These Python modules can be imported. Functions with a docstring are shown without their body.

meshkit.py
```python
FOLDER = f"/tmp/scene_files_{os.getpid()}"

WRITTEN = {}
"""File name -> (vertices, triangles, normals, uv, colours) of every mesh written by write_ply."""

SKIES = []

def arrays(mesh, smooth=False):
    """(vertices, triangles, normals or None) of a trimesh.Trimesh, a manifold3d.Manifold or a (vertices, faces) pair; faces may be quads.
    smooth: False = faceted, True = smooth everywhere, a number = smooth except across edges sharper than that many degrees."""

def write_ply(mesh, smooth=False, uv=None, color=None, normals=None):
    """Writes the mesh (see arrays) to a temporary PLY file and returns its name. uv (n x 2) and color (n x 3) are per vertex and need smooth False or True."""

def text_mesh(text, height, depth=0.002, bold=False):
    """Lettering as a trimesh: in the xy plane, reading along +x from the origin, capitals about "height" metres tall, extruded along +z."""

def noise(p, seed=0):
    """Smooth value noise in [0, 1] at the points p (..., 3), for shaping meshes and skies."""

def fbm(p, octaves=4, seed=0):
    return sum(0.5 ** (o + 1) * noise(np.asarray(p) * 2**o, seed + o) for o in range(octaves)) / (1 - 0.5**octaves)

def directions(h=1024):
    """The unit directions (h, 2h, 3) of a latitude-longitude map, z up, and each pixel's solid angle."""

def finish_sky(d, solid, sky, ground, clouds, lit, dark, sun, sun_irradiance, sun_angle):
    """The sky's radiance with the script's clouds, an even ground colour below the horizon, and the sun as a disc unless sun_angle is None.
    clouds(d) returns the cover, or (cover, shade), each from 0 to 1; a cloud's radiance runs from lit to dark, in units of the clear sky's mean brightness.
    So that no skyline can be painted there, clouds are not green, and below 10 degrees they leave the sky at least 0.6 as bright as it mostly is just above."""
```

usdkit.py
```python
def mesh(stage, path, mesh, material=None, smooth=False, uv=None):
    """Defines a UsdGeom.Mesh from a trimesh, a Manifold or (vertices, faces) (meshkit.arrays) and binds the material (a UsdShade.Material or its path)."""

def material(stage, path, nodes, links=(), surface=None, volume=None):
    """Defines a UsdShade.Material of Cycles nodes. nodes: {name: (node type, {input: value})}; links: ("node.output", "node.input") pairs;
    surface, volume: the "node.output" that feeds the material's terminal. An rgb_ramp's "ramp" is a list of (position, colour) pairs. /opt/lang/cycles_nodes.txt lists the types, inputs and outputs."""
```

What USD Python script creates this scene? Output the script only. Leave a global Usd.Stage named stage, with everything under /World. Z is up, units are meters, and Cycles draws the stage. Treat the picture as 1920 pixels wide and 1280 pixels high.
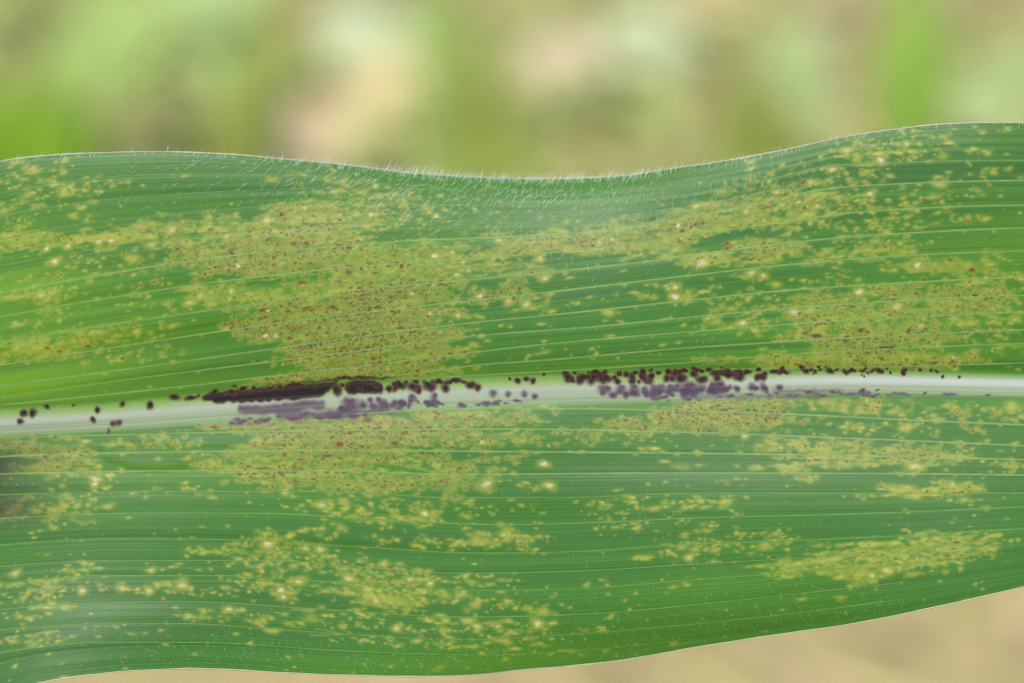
import math
import numpy as np
from scipy import ndimage as ndi
from scipy.special import erf
from scipy.interpolate import PchipInterpolator
from pxr import Usd, UsdGeom, UsdLux, UsdShade, Sdf, Gf, Vt
import usdkit

rng = np.random.default_rng(11)
stage = Usd.Stage.CreateInMemory()
UsdGeom.SetStageUpAxis(stage, UsdGeom.Tokens.z)
UsdGeom.SetStageMetersPerUnit(stage, 1.0)
UsdGeom.Xform.Define(stage, '/World')
UsdGeom.Scope.Define(stage, '/World/Looks')

# ------------------------------------------------------------------ camera, sky, sun, exposure
PITCH = math.radians(35)
EYE = np.array([0.0, 0.0, 0.95])
FWD = np.array([0.0, math.cos(PITCH), -math.sin(PITCH)])
RIGHT = np.array([1.0, 0.0, 0.0])
UPV = np.cross(RIGHT, FWD)
FOCAL = 80.0
D0 = 0.16 * FOCAL / 36.0                 # the leaf is 16 cm wide in the frame
PX = 36.0 / FOCAL / 1920.0               # tangent per photograph pixel
EXPOSURE = 0.74
SUN_EL, SUN_AZ = math.radians(76), math.radians(-150)   # azimuth from +y towards +x
SUN_I, SUN_ANGLE, SKY_I = 0.3, 24.0, 0.15

cam = UsdGeom.Camera.Define(stage, '/World/camera')
cam.CreateFocalLengthAttr(FOCAL)
cam.CreateHorizontalApertureAttr(36.0)
cam.CreateVerticalApertureAttr(24.0)
cam.CreateFStopAttr(6.2)
cam.CreateFocusDistanceAttr(D0 - 0.004)
cam.CreateClippingRangeAttr(Gf.Vec2f(0.02, 500))
cam.CreateExposureAttr(EXPOSURE)
M = np.eye(4)
M[0, :3], M[1, :3], M[2, :3], M[3, :3] = RIGHT, UPV, -FWD, EYE
UsdGeom.Xformable(cam).AddTransformOp().Set(Gf.Matrix4d(*M.ravel().tolist()))

sd = np.array([math.cos(SUN_EL) * math.sin(SUN_AZ), math.cos(SUN_EL) * math.cos(SUN_AZ), math.sin(SUN_EL)])
dome = UsdLux.DomeLight.Define(stage, '/World/sky')
dome.GetPrim().SetCustomDataByKey('kind', 'structure')
sky = usdkit.material(stage, '/World/Looks/sky', {
    's': ('sky_texture', dict(sky_type='single_scattering', sun_disc=False, sun_elevation=SUN_EL, sun_rotation=math.atan2(sd[0], sd[1]), aerosol_density=3.0)),
    'b': ('background_shader', dict(strength=SKY_I))}, [('s.color', 'b.color')], surface='b.background')
UsdShade.MaterialBindingAPI.Apply(dome.GetPrim()).Bind(sky)
sun = UsdLux.DistantLight.Define(stage, '/World/sun')
sun.CreateNormalizeAttr(True)
sun.CreateIntensityAttr(SUN_I)
sun.CreateAngleAttr(SUN_ANGLE)
sun.CreateColorAttr(Gf.Vec3f(1.0, 0.985, 0.955))
z = sd
x = np.cross([0, 1, 0.01], z); x /= np.linalg.norm(x)
y = np.cross(z, x)
M = np.eye(4); M[0, :3], M[1, :3], M[2, :3] = x, y, z
UsdGeom.Xformable(sun).AddTransformOp().Set(Gf.Matrix4d(*M.ravel().tolist()))

# ------------------------------------------------------------------ helpers
counts = {}


def numbered(path):
    n = counts.get(path, 0)
    counts[path] = n + 1
    return path if n == 0 else f'{path}_{n:03d}'


def tag(prim, label=None, cat=None, group=None, kind=None):
    for k, v in (('label', label), ('category', cat), ('group', group), ('kind', kind)):
        if v:
            prim.SetCustomDataByKey(k, v)
    return prim


def thing(name, label, cat, loc=(0, 0, 0), group=None, kind=None):
    xf = UsdGeom.Xform.Define(stage, numbered('/World/' + name))
    xf.AddTranslateOp().Set(Gf.Vec3d(*map(float, loc)))
    return tag(xf.GetPrim(), label, cat, group, kind)


def put(parent, name, v, f, mat, n=None, attrs=None, kind=None, label=None):
    """One Mesh prim under a parent prim (or /World)."""
    base = str(parent.GetPath()) if parent else '/World'
    m = UsdGeom.Mesh.Define(stage, numbered(base + '/' + name))
    v, f = np.asarray(v, np.float32), np.asarray(f, np.int32)
    m.CreatePointsAttr(Vt.Vec3fArray.FromNumpy(np.ascontiguousarray(v)))
    m.CreateFaceVertexCountsAttr(Vt.IntArray.FromNumpy(np.full(len(f), f.shape[1], np.int32)))
    m.CreateFaceVertexIndicesAttr(Vt.IntArray.FromNumpy(np.ascontiguousarray(f.ravel())))
    m.CreateSubdivisionSchemeAttr('none')
    if n is not None:
        m.CreateNormalsAttr(Vt.Vec3fArray.FromNumpy(np.ascontiguousarray(n, np.float32)))
        m.SetNormalsInterpolation('vertex')
    api = UsdGeom.PrimvarsAPI(m)
    for k, a in (attrs or {}).items():
        a = np.ascontiguousarray(a, np.float32)
        if a.ndim == 2:
            api.CreatePrimvar(k, Sdf.ValueTypeNames.Color3fArray, 'vertex').Set(Vt.Vec3fArray.FromNumpy(a))
        else:
            api.CreatePrimvar(k, Sdf.ValueTypeNames.FloatArray, 'vertex').Set(Vt.FloatArray.FromNumpy(a))
    UsdShade.MaterialBindingAPI.Apply(m.GetPrim()).Bind(mat)
    tag(m.GetPrim(), label, None, None, kind)
    return m.GetPrim()


def gridmesh(P):
    """vertices, quads and smooth normals of a grid of points (r, c, 3), facing the camera side."""
    r, c = P.shape[:2]
    i = np.arange(r * c).reshape(r, c)
    f = np.stack([i[:-1, :-1], i[1:, :-1], i[1:, 1:], i[:-1, 1:]], -1).reshape(-1, 4)
    n = np.cross(np.gradient(P, axis=0), np.gradient(P, axis=1))
    n /= np.maximum(np.linalg.norm(n, axis=-1, keepdims=True), 1e-12)
    return P.reshape(-1, 3), f, n.reshape(-1, 3)


def at(X, Y, D):
    """The point at photograph pixel (X, Y), D metres down the optical axis."""
    X, Y, D = np.broadcast_arrays(np.asarray(X, float), np.asarray(Y, float), np.asarray(D, float))
    return EYE + D[..., None] * (FWD + ((X - 960) * PX)[..., None] * RIGHT - ((Y - 640) * PX)[..., None] * UPV)


def ground_at(X, Y, zz=0.0):
    d = FWD + (X - 960) * PX * RIGHT - (Y - 640) * PX * UPV
    return EYE + d * ((zz - EYE[2]) / d[2])


def smooth(a, b, t):
    t = np.clip((t - a) / (b - a), 0, 1)
    return t * t * (3 - 2 * t)


# ------------------------------------------------------------------ the leaf's lines, in photograph pixels
def line(pts):
    p = np.array(pts, float)
    g = PchipInterpolator(p[:, 0], p[:, 1], extrapolate=False)
    a, b = p[0], p[-1]
    sa = (p[1, 1] - p[0, 1]) / (p[1, 0] - p[0, 0])
    sb = (p[-1, 1] - p[-2, 1]) / (p[-1, 0] - p[-2, 0])

    def ev(X):
        X = np.asarray(X, float)
        yv = g(np.clip(X, a[0], b[0]))
        return yv + np.where(X < a[0], (X - a[0]) * sa, 0) + np.where(X > b[0], (X - b[0]) * sb, 0)
    return ev


TOP = line([(-500, 420), (-150, 345), (0, 304), (60, 295), (130, 290), (200, 287), (280, 285.5), (330, 286), (440, 291), (520, 298), (640, 309), (774, 325), (860, 331), (942, 335), (1026, 336), (1144, 332), (1280, 314), (1350, 304), (1414, 293), (1480, 280), (1549, 265), (1610, 253), (1683, 243), (1740, 236), (1784, 233), (1850, 231), (1920, 231.5), (2100, 240), (2420, 290)])
BOT = line([(-500, 1330), (-200, 1345), (-60, 1322), (30, 1294), (70, 1280), (167, 1264), (233, 1257), (300, 1253.5), (367, 1252), (430, 1254), (500, 1258), (640, 1264), (773, 1267), (873, 1265), (973, 1255), (1073, 1247), (1173, 1235), (1280, 1216), (1447, 1190), (1613, 1165), (1780, 1131), (1920, 1098), (2100, 1052), (2420, 960)])
MTOP = line([(-500, 800), (0, 762), (202, 751), (370, 736), (640, 717), (976, 701), (1280, 694), (1582, 693), (1920, 700), (2420, 715)])
MBOT = line([(-500, 850), (0, 817), (202, 805), (403, 790), (640, 775), (976, 760), (1280, 750), (1582, 738), (1920, 744), (2420, 755)])
U = {  # upper veins: points, first X, last X, strength
    1: ([(0, 371), (134, 339), (302, 328), (640, 331), (800, 338)], 0, 640, .35),
    2: ([(0, 406), (185, 376), (302, 366), (537, 355), (640, 353), (800, 354), (950, 364), (1100, 354), (1280, 336)], -500, 900, .5),
    3: ([(0, 450), (134, 423), (302, 404), (437, 392), (640, 379), (875, 385), (1050, 386), (1280, 366), (1450, 334), (1569, 310), (1920, 301)], -500, 2420, .65),
    4: ([(0, 499), (118, 478), (269, 453), (437, 435), (640, 418), (800, 415), (950, 411), (1110, 403), (1280, 388), (1420, 360), (1582, 332), (1920, 320)], -500, 1150, .8),
    5: ([(0, 549), (168, 519), (336, 492), (504, 472), (640, 462), (774, 451), (942, 445), (1110, 433), (1280, 408), (1381, 390), (1582, 351), (1920, 339)], -500, 2420, .9),
    6: ([(0, 594), (202, 559), (420, 527), (640, 503), (808, 490), (976, 478), (1144, 462), (1280, 442), (1448, 420), (1616, 397), (1920, 385)], -500, 2420, .9),
    7: ([(0, 641), (235, 604), (470, 571), (640, 547), (841, 528), (1043, 509), (1280, 482), (1448, 459), (1616, 443), (1920, 428)], -500, 2420, 1),
    8: ([(0, 685), (302, 638), (470, 613), (640, 591), (841, 568), (1043, 546), (1280, 518), (1482, 496), (1683, 480), (1920, 470)], -500, 2420, 1.05),
    9: ([(0, 723), (235, 692), (504, 655), (640, 636), (875, 606), (1077, 586), (1280, 564), (1482, 544), (1683, 531), (1920, 519)], -500, 2420, 1),
    10: ([(0, 745), (235, 712), (640, 662), (909, 628), (1110, 613), (1280, 596), (1515, 575), (1920, 553)], -500, 2420, .9),
    11: ([(0, 759), (269, 732), (640, 690), (757, 677), (976, 650), (1280, 623), (1582, 601), (1920, 585)], -30, 2420, .9),
    12: ([(330, 741), (403, 736), (640, 712), (774, 700), (909, 683), (1010, 676), (1280, 653), (1582, 634), (1920, 618)], 340, 2420, .9),
    13: ([(640, 716), (774, 710), (976, 699), (1280, 680), (1515, 662), (1920, 644)], 690, 2420, .85),
    14: ([(1250, 693), (1566, 689), (1920, 680)], 1300, 2420, .7)}
L = {  # lower veins
    0: ([(640, 777), (976, 764.5), (1280, 770), (1482, 776), (1683, 786), (1920, 796)], 640, 2420, .9),
    1: ([(0, 820), (202, 815), (640, 806), (942, 804), (1280, 810), (1515, 818), (1920, 835)], -500, 2420, 1),
    2: ([(0, 855), (235, 848), (640, 844), (942, 846), (1280, 849), (1920, 861)], -500, 2420, 1),
    3: ([(0, 888), (336, 882), (640, 882), (841, 889), (1280, 886), (1920, 890)], -500, 2420, .9),
    4: ([(0, 927), (336, 920), (640, 921), (841, 932), (1043, 932), (1280, 925), (1920, 924)], -500, 2420, .8),
    5: ([(0, 971), (302, 961), (500, 962), (640, 969), (942, 983), (1144, 978), (1280, 971), (1616, 962), (1920, 949)], -500, 2420, .9),
    6: ([(0, 1021), (235, 1009), (400, 1010), (640, 1022), (909, 1036), (1077, 1033), (1280, 1020), (1480, 1013), (1920, 990)], -500, 2420, .85),
    7: ([(0, 1061), (200, 1050), (500, 1050), (640, 1059), (873, 1074), (1073, 1070), (1280, 1058), (1480, 1046), (1920, 1012)], -500, 1650, .55),
    8: ([(0, 1093), (200, 1078), (400, 1078), (640, 1091), (907, 1106), (1073, 1103), (1280, 1088), (1447, 1075), (1750, 1050), (1920, 1034)], -500, 1620, .7),
    9: ([(0, 1142), (167, 1130), (333, 1127), (640, 1144), (873, 1156), (1107, 1150), (1280, 1135), (1513, 1110), (1780, 1080), (1920, 1060)], -500, 1700, .7),
    10: ([(0, 1180), (200, 1168), (333, 1168), (640, 1187), (873, 1198), (1073, 1188), (1280, 1171), (1613, 1133), (1920, 1082)], -500, 1700, .55),
    11: ([(0, 1222), (200, 1203), (400, 1204), (640, 1219), (907, 1227), (1107, 1217), (1280, 1198), (1613, 1152), (1920, 1093)], -500, 1300, .4)}
UV = {k: line(v[0]) for k, v in U.items()}
LV = {k: line(v[0]) for k, v in L.items()}

# ------------------------------------------------------------------ fields over the leaf: one sample per photograph pixel
X0, Y0, W, H = -64, 200, 2050, 1160
XX, YY = np.meshgrid(np.arange(W) + X0, np.arange(H) + Y0)
XX, YY = XX.astype(float), YY.astype(float)
xs = np.arange(W) + X0


def across():
    """A coordinate that counts the veins: 0 at the upper edge, 12 at the midrib, 13 below it, 25 at the lower edge; it follows every line of the leaf."""
    rows = [TOP(xs)] + [UV[k](xs) for k in (3, 5, 6, 7, 8, 9, 10, 11)] + [MTOP(xs), MBOT(xs)] + [LV[k](xs) for k in range(1, 11)] + [BOT(xs)]
    idx = [0, 3, 5, 6, 7, 8, 9, 10, 11, 12, 13] + list(range(14, 24)) + [25]
    rows = np.maximum.accumulate(np.array(rows) + np.arange(len(rows))[:, None] * 1e-3, 0)
    q = np.empty((H, W))
    yy = np.arange(H) + Y0
    for c in range(W):
        q[:, c] = np.interp(yy, rows[:, c], idx)
    return q


Q = ndi.gaussian_filter(across(), (1.2, 0))


def nimg(sy, sx, seed):
    """Even noise in 0..1 in the leaf's own coordinates: sx photograph pixels long, sy vein gaps wide."""
    r = np.random.default_rng(seed)
    k = 3.0
    a = ndi.gaussian_filter(r.standard_normal((int(26 / sy * k) + 8, int(W / sx * k) + 8)), k * .5)
    a = .5 * (1 + erf(a / a.std() / math.sqrt(2)))
    return ndi.map_coordinates(a, [np.clip(Q / sy * k, 0, a.shape[0] - 1), (XX - X0) / sx * k], order=1, mode='nearest')


# patches of disease, traced: tile, kind (s solid, f flecks), yellow, brown, outline
TILES = {1: (0, 250, 2.977), 2: (640, 250, 2.977), 3: (1280, 200, 2.977), 4: (0, 640, 2.977), 5: (640, 640, 2.977), 6: (1280, 600, 2.977), 7: (0, 950, 3.0), 8: (640, 950, 3.0), 9: (1280, 950, 3.0)}
PATCH = [
    (1, 's', .95, .18, '-90,540 0,545 190,540 280,590 380,560 560,540 600,500 760,490 880,500 1000,510 1190,465 1480,455 1560,425 1700,395 1820,350 1930,350 1930,700 1750,700 1600,560 1400,545 1100,560 800,605 600,620 380,645 250,640 0,660 -90,660'),
    (1, 's', .66, .55, '800,610 960,590 1300,560 1930,490 1930,760 1700,770 1200,800 1150,740 1100,740 960,760 840,750 820,700 920,680 900,640'),
    (1, 's', .93, .12, '1040,950 1120,890 1200,860 1400,870 1500,830 1930,790 1930,890 1400,950 1150,960'),
    (1, 's', .9, .1, '1150,750 1350,720 1930,660 1930,740 1250,800'),
    (1, 's', .62, .9, '1280,1050 1340,1010 1420,970 1930,895 1930,1020 1350,1100'),
    (1, 's', .55, .85, '1280,1120 1450,1090 1930,1030 1930,1290 1550,1280 1550,1200 1450,1160'),
    (1, 'f', .6, 0, '-60,170 320,170 330,260 640,220 640,360 340,390 0,420'),
    (1, 'f', .6, 0, '0,370 120,370 90,470 170,490 150,560 0,560'),
    (1, 'f', .3, 0, '180,450 600,440 600,500 180,500'),
    (1, 'f', .35, .05, '0,820 420,790 420,1000 300,1000 250,880 0,1000'),
    (1, 's', .8, .05, '-60,880 150,900 340,870 350,930 -60,960'),
    (1, 'f', .8, 0, '440,850 560,830 540,880 460,890'),
    (1, 's', .92, .05, '-90,1190 120,1160 200,1140 470,1140 470,1210 100,1270 -90,1275'),
    (1, 'f', .8, .05, '430,1110 620,1080 830,1080 830,1130 640,1160 450,1190'),
    (1, 'f', .25, 0, '1450,170 1905,190 1905,330 1450,250'),
    (1, 'f', .12, .03, '0,650 1000,620 1000,1280 0,1280'),
    (2, 'f', .55, .02, '0,200 550,380 550,480 300,560 0,560'),
    (2, 's', .55, .1, '0,400 250,400 150,500 0,520'),
    (2, 's', .8, .3, '-20,600 600,620 700,700 1160,720 1180,760 700,790 500,830 300,850 -20,870'),
    (2, 's', .68, .5, '-20,770 330,820 330,880 -20,1000'),
    (2, 's', .58, .95, '-20,870 400,830 560,960 560,1060 200,1160 -20,1290'),
    (2, 's', .5, .7, '0,1130 560,1060 600,1230 300,1280 0,1280'),
    (2, 'f', .3, .3, '550,830 1150,830 1100,930 550,950'),
    (2, 's', .82, .3, '700,680 880,600 1020,565 1400,545 1700,500 1930,440 1930,700 1780,690 1400,690 1200,650 900,690'),
    (2, 's', .5, .9, '1020,570 1250,560 1240,620 1030,620'),
    (2, 'f', .35, .2, '500,1000 780,1000 780,1280 500,1280'),
    (2, 'f', .1, 0, '780,900 1800,800 1800,1280 780,1280'),
    (2, 's', .7, 0, '1780,830 1930,830 1930,940 1820,940'),
    (3, 'f', .75, 0, '850,180 1300,140 1400,200 1250,300 1050,320 850,250'),
    (3, 'f', .7, .03, '350,430 520,390 820,370 1100,380 1250,400 1100,560 800,650 300,480'),
    (3, 'f', .3, 0, '500,270 900,200 900,400 500,420'),
    (3, 's', .78, .2, '-20,580 250,520 500,490 820,490 850,620 500,680 150,740 -20,800'),
    (3, 's', .85, .4, '300,830 430,740 720,730 760,800 700,860 400,860'),
    (3, 's', .9, .1, '-20,820 200,820 280,880 100,910 -20,880'),
    (3, 's', .68, .12, '770,800 1000,750 1350,720 1400,780 1250,830 850,860'),
    (3, 'f', .42, .02, '1000,480 1700,480 1700,720 1000,740'),
    (3, 's', .6, 0, '600,580 1000,570 1060,700 700,720'),
    (3, 'f', .18, 0, '1150,150 1930,120 1930,440 1150,440'),
    (3, 's', .65, .08, '1220,850 1330,860 1550,850 1750,830 1750,930 1500,940 1260,900'),
    (3, 'f', .45, .03, '1400,880 1930,840 1930,1000 1400,1000'),
    (3, 's', .7, .5, '590,1050 800,1020 1200,1000 1700,980 1700,1130 1250,1160 550,1240 550,1120'),
    (3, 's', .6, .45, '560,1230 850,1200 1300,1180 1400,1290 560,1290'),
    (3, 'f', .5, .05, '1400,1000 1930,960 1930,1280 1400,1280'),
    (3, 's', .8, .02, '300,930 400,900 480,950 380,990'),
    (3, 'f', .55, .02, '700,960 1000,900 1050,1000 700,1000'),
    (3, 's', .75, 0, '-20,990 100,1000 110,1070 -20,1060'),
    (3, 'f', .6, .02, '0,1170 350,1180 350,1230 0,1220'),
    (3, 'f', .15, .03, '0,1000 600,1000 600,1280 0,1280'),
    (4, 's', .5, .5, '0,550 200,540 440,560 480,640 0,640'),
    (4, 's', .62, .35, '380,650 640,680 650,720 480,740 150,740 150,700'),
    (4, 'f', .4, .3, '600,540 1020,540 1020,600 600,600'),
    (4, 's', .6, .05, '0,860 300,870 520,900 440,1000 0,1000'),
    (4, 'f', .2, .03, '0,740 400,740 400,860 0,860'),
    (4, 'f', .45, .02, '300,800 600,800 580,920 430,940'),
    (4, 'f', .4, 0, '700,790 980,790 980,860 650,850'),
    (4, 'f', .55, 0, '0,1000 170,1000 170,1080 0,1080'),
    (4, 'f', .7, 0, '1450,850 1660,850 1660,920 1450,900'),
    (4, 'f', .7, 0, '1690,870 1930,870 1930,950 1690,930'),
    (4, 's', .4, .95, '1220,440 1930,430 1930,500 1250,490'),
    (4, 's', .62, .55, '1180,600 1400,520 1930,510 1930,600 1200,610'),
    (4, 's', .55, .5, '1170,630 1300,610 1930,610 1930,830 1300,800 1250,740 1180,740'),
    (4, 'f', .85, .03, '1130,1110 1270,1060 1700,1050 1660,1160 1930,1160 1930,1290 1500,1280 1300,1200 1130,1180'),
    (4, 's', .3, .95, '1400,255 1570,185 1600,150 1930,110 1930,215 1500,250'),
    (5, 's', .5, .9, '-20,110 400,100 600,180 600,205 -20,225'),
    (5, 'f', .4, .5, '600,160 760,150 780,215 600,210'),
    (4, 'f', .3, 0, '1550,970 1930,970 1930,1160 1780,1160'),
    (5, 's', .58, .85, '-20,400 600,400 700,480 -20,490'),
    (5, 's', .62, .5, '600,400 1000,400 1330,430 1200,450 980,460 700,480'),
    (5, 's', .82, .75, '-20,500 620,500 450,600 -20,610'),
    (5, 's', .5, .35, '620,500 1030,510 1000,560 900,600 620,600'),
    (5, 's', .6, .55, '-20,620 440,620 460,690 -20,720'),
    (5, 's', .52, .2, '450,650 1000,620 980,720 480,720'),
    (5, 's', .7, .5, '-20,740 300,740 400,800 300,840 -20,830'),
    (5, 's', .4, .4, '450,740 830,740 830,860 480,860'),
    (5, 'f', .35, .05, '900,780 1200,760 1200,830 900,830'),
    (5, 'f', .7, .03, '-20,880 500,880 650,930 500,1000 -20,1000'),
    (5, 'f', .25, 0, '700,880 1200,880 1200,970 700,1000'),
    (5, 'f', .85, 0, '150,1090 430,1080 640,1100 680,1060 1050,1060 1200,1090 1050,1160 700,1150 160,1130'),
    (5, 's', .7, 0, '680,1075 1050,1080 1040,1115 700,1115'),
    (5, 'f', .35, 0, '1350,900 1930,840 1930,980 1450,990'),
    (5, 'f', .7, 0, '1500,1020 1780,1000 1780,1050 1520,1060'),
    (5, 's', .7, 0, '1680,1160 1850,1130 1930,1130 1930,1200 1700,1210'),
    (5, 's', .72, .7, '1620,440 1740,400 1930,400 1930,500 1680,490'),
    (5, 'f', .2, .05, '900,500 1930,500 1930,600 900,600'),
    (6, 's', .65, .9, '-20,430 650,430 720,480 600,540 300,560 -20,560'),
    (6, 's', .55, .5, '-20,560 500,540 700,540 600,590 300,610 -20,610'),
    (6, 's', .82, .75, '230,240 500,200 1150,180 1250,260 900,270 250,265'),
    (6, 's', .8, .35, '1150,185 1640,190 1650,230 1250,260'),
    (6, 's', .58, .35, '600,430 1150,430 1550,470 1560,560 1150,530 860,500'),
    (6, 's', .8, .5, '1550,570 1700,560 1700,600 1580,610'),
    (6, 'f', .5, .1, '1550,450 1930,460 1930,560 1600,540'),
    (6, 'f', .6, .02, '750,550 1400,570 1350,630 860,610'),
    (6, 's', .72, .3, '390,700 600,650 800,680 1350,690 1500,700 1530,800 1250,830 900,820 800,820 720,790 760,880 690,900 580,850 490,790 650,750 500,720'),
    (6, 'f', .45, .02, '1500,650 1700,700 1930,760 1930,820 1500,830'),
    (6, 's', .9, .15, '1000,950 1120,900 1200,900 1270,885 1400,910 1640,920 1640,990 1560,1020 1450,1000 1400,1000 1200,1000 1050,970'),
    (6, 'f', .8, 0, '0,990 420,990 480,1040 300,1090 0,1050'),
    (6, 'f', .2, 0, '150,880 500,890 450,940 150,930'),
    (6, 's', .45, .7, '640,90 1150,90 1150,180 680,180'),
    (6, 's', .5, .4, '1150,80 1640,80 1640,110 1200,150'),
    (6, 'f', .35, .02, '1640,20 1930,20 1930,200 1700,200'),
    (7, 'f', .8, 0, '480,340 660,330 650,380 480,380'),
    (7, 'f', .85, 0, '0,440 360,400 360,480 300,520 0,520'),
    (7, 'f', .4, 0, '380,430 860,420 860,490 380,480'),
    (7, 's', .8, 0, '910,445 1050,425 1050,470 910,470'),
    (7, 'f', .65, 0, '1080,430 1330,430 1330,480 1080,480'),
    (7, 'f', .7, 0, '1340,390 1930,400 1930,520 1500,510 1340,450'),
    (7, 's', .9, 0, '1520,450 1640,460 1620,520 1520,510'),
    (7, 'f', .8, 0, '1040,590 1230,590 1230,630 1140,640'),
    (7, 's', .9, 0, '1265,565 1310,565 1310,595 1265,595'),
    (7, 'f', .8, 0, '1260,600 1560,590 1560,640 1260,640'),
    (7, 's', .9, 0, '1710,585 1800,580 1800,660 1900,680 1860,700 1760,680'),
    (7, 's', .97, 0, '1825,712 1870,712 1870,745 1825,745'),
    (7, 's', .97, 0, '815,675 862,675 862,705 815,705'),
    (7, 's', .6, 0, '130,740 380,700 380,770 180,780'),
    (7, 'f', .6, 0, '400,700 560,700 560,740 400,740'),
    (7, 'f', .8, 0, '1360,660 1450,660 1450,700 1360,700'),
    (7, 'f', .3, 0, '0,870 150,860 100,940 0,920'),
    (7, 'f', .3, 0, '820,330 1260,330 1260,380 820,380'),
    (7, 'f', .2, 0, '0,530 500,500 500,600 0,700'),
    (8, 'f', .9, .03, '-20,310 180,320 450,380 560,430 520,500 400,540 200,560 -20,540'),
    (8, 's', .8, .02, '-20,480 250,470 250,540 120,580 -20,530'),
    (8, 'f', .5, 0, '560,380 900,370 900,460 600,470'),
    (8, 'f', .55, 0, '560,480 1000,480 1000,590 520,590'),
    (8, 'f', .55, 0, '0,590 360,600 360,690 0,690'),
    (8, 'f', .75, 0, '460,630 700,630 830,640 800,720 460,720'),
    (8, 'f', .75, 0, '840,640 1180,620 1180,690 840,690'),
    (8, 'f', .6, 0, '0,720 220,720 220,770 0,760'),
    (8, 'f', .6, 0, '300,740 740,740 740,820 300,790'),
    (8, 'f', .5, 0, '880,700 1060,700 1060,820 850,820'),
    (8, 's', .97, 0, '1125,765 1230,750 1230,775 1190,790 1125,790'),
    (8, 'f', .25, 0, '1230,640 1600,640 1600,760 1230,760'),
    (8, 's', .95, 0, '1262,798 1310,798 1310,826 1262,826'),
    (8, 's', .95, 0, '985,540 1010,520 1040,522 1040,560 985,562'),
    (8, 's', .95, 0, '1252,512 1290,512 1290,532 1252,532'),
    (8, 's', .95, 0, '1615,620 1750,607 1750,614 1615,628'),
    (9, 's', .93, .03, '420,360 460,310 620,300 760,240 1000,200 1300,170 1500,140 1500,180 1690,150 1690,300 1490,300 1480,330 1250,340 1230,370 1080,370 1070,420 970,420 900,380 700,390 540,370'),
    (9, 'f', .6, 0, '1690,150 1880,150 1870,250 1750,290 1690,290'),
    (9, 'f', .5, 0, '1080,380 1480,370 1480,400 1250,430'),
    (9, 'f', .8, .02, '-20,200 150,190 240,150 240,230 140,290 -20,310'),
    (9, 'f', .95, .02, '370,200 430,130 650,110 650,140 480,160 440,240 370,240'),
    (9, 'f', .9, 0, '540,180 680,180 640,230 540,230'),
    (9, 'f', .5, 0, '60,85 250,85 250,130 60,130')]
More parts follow.
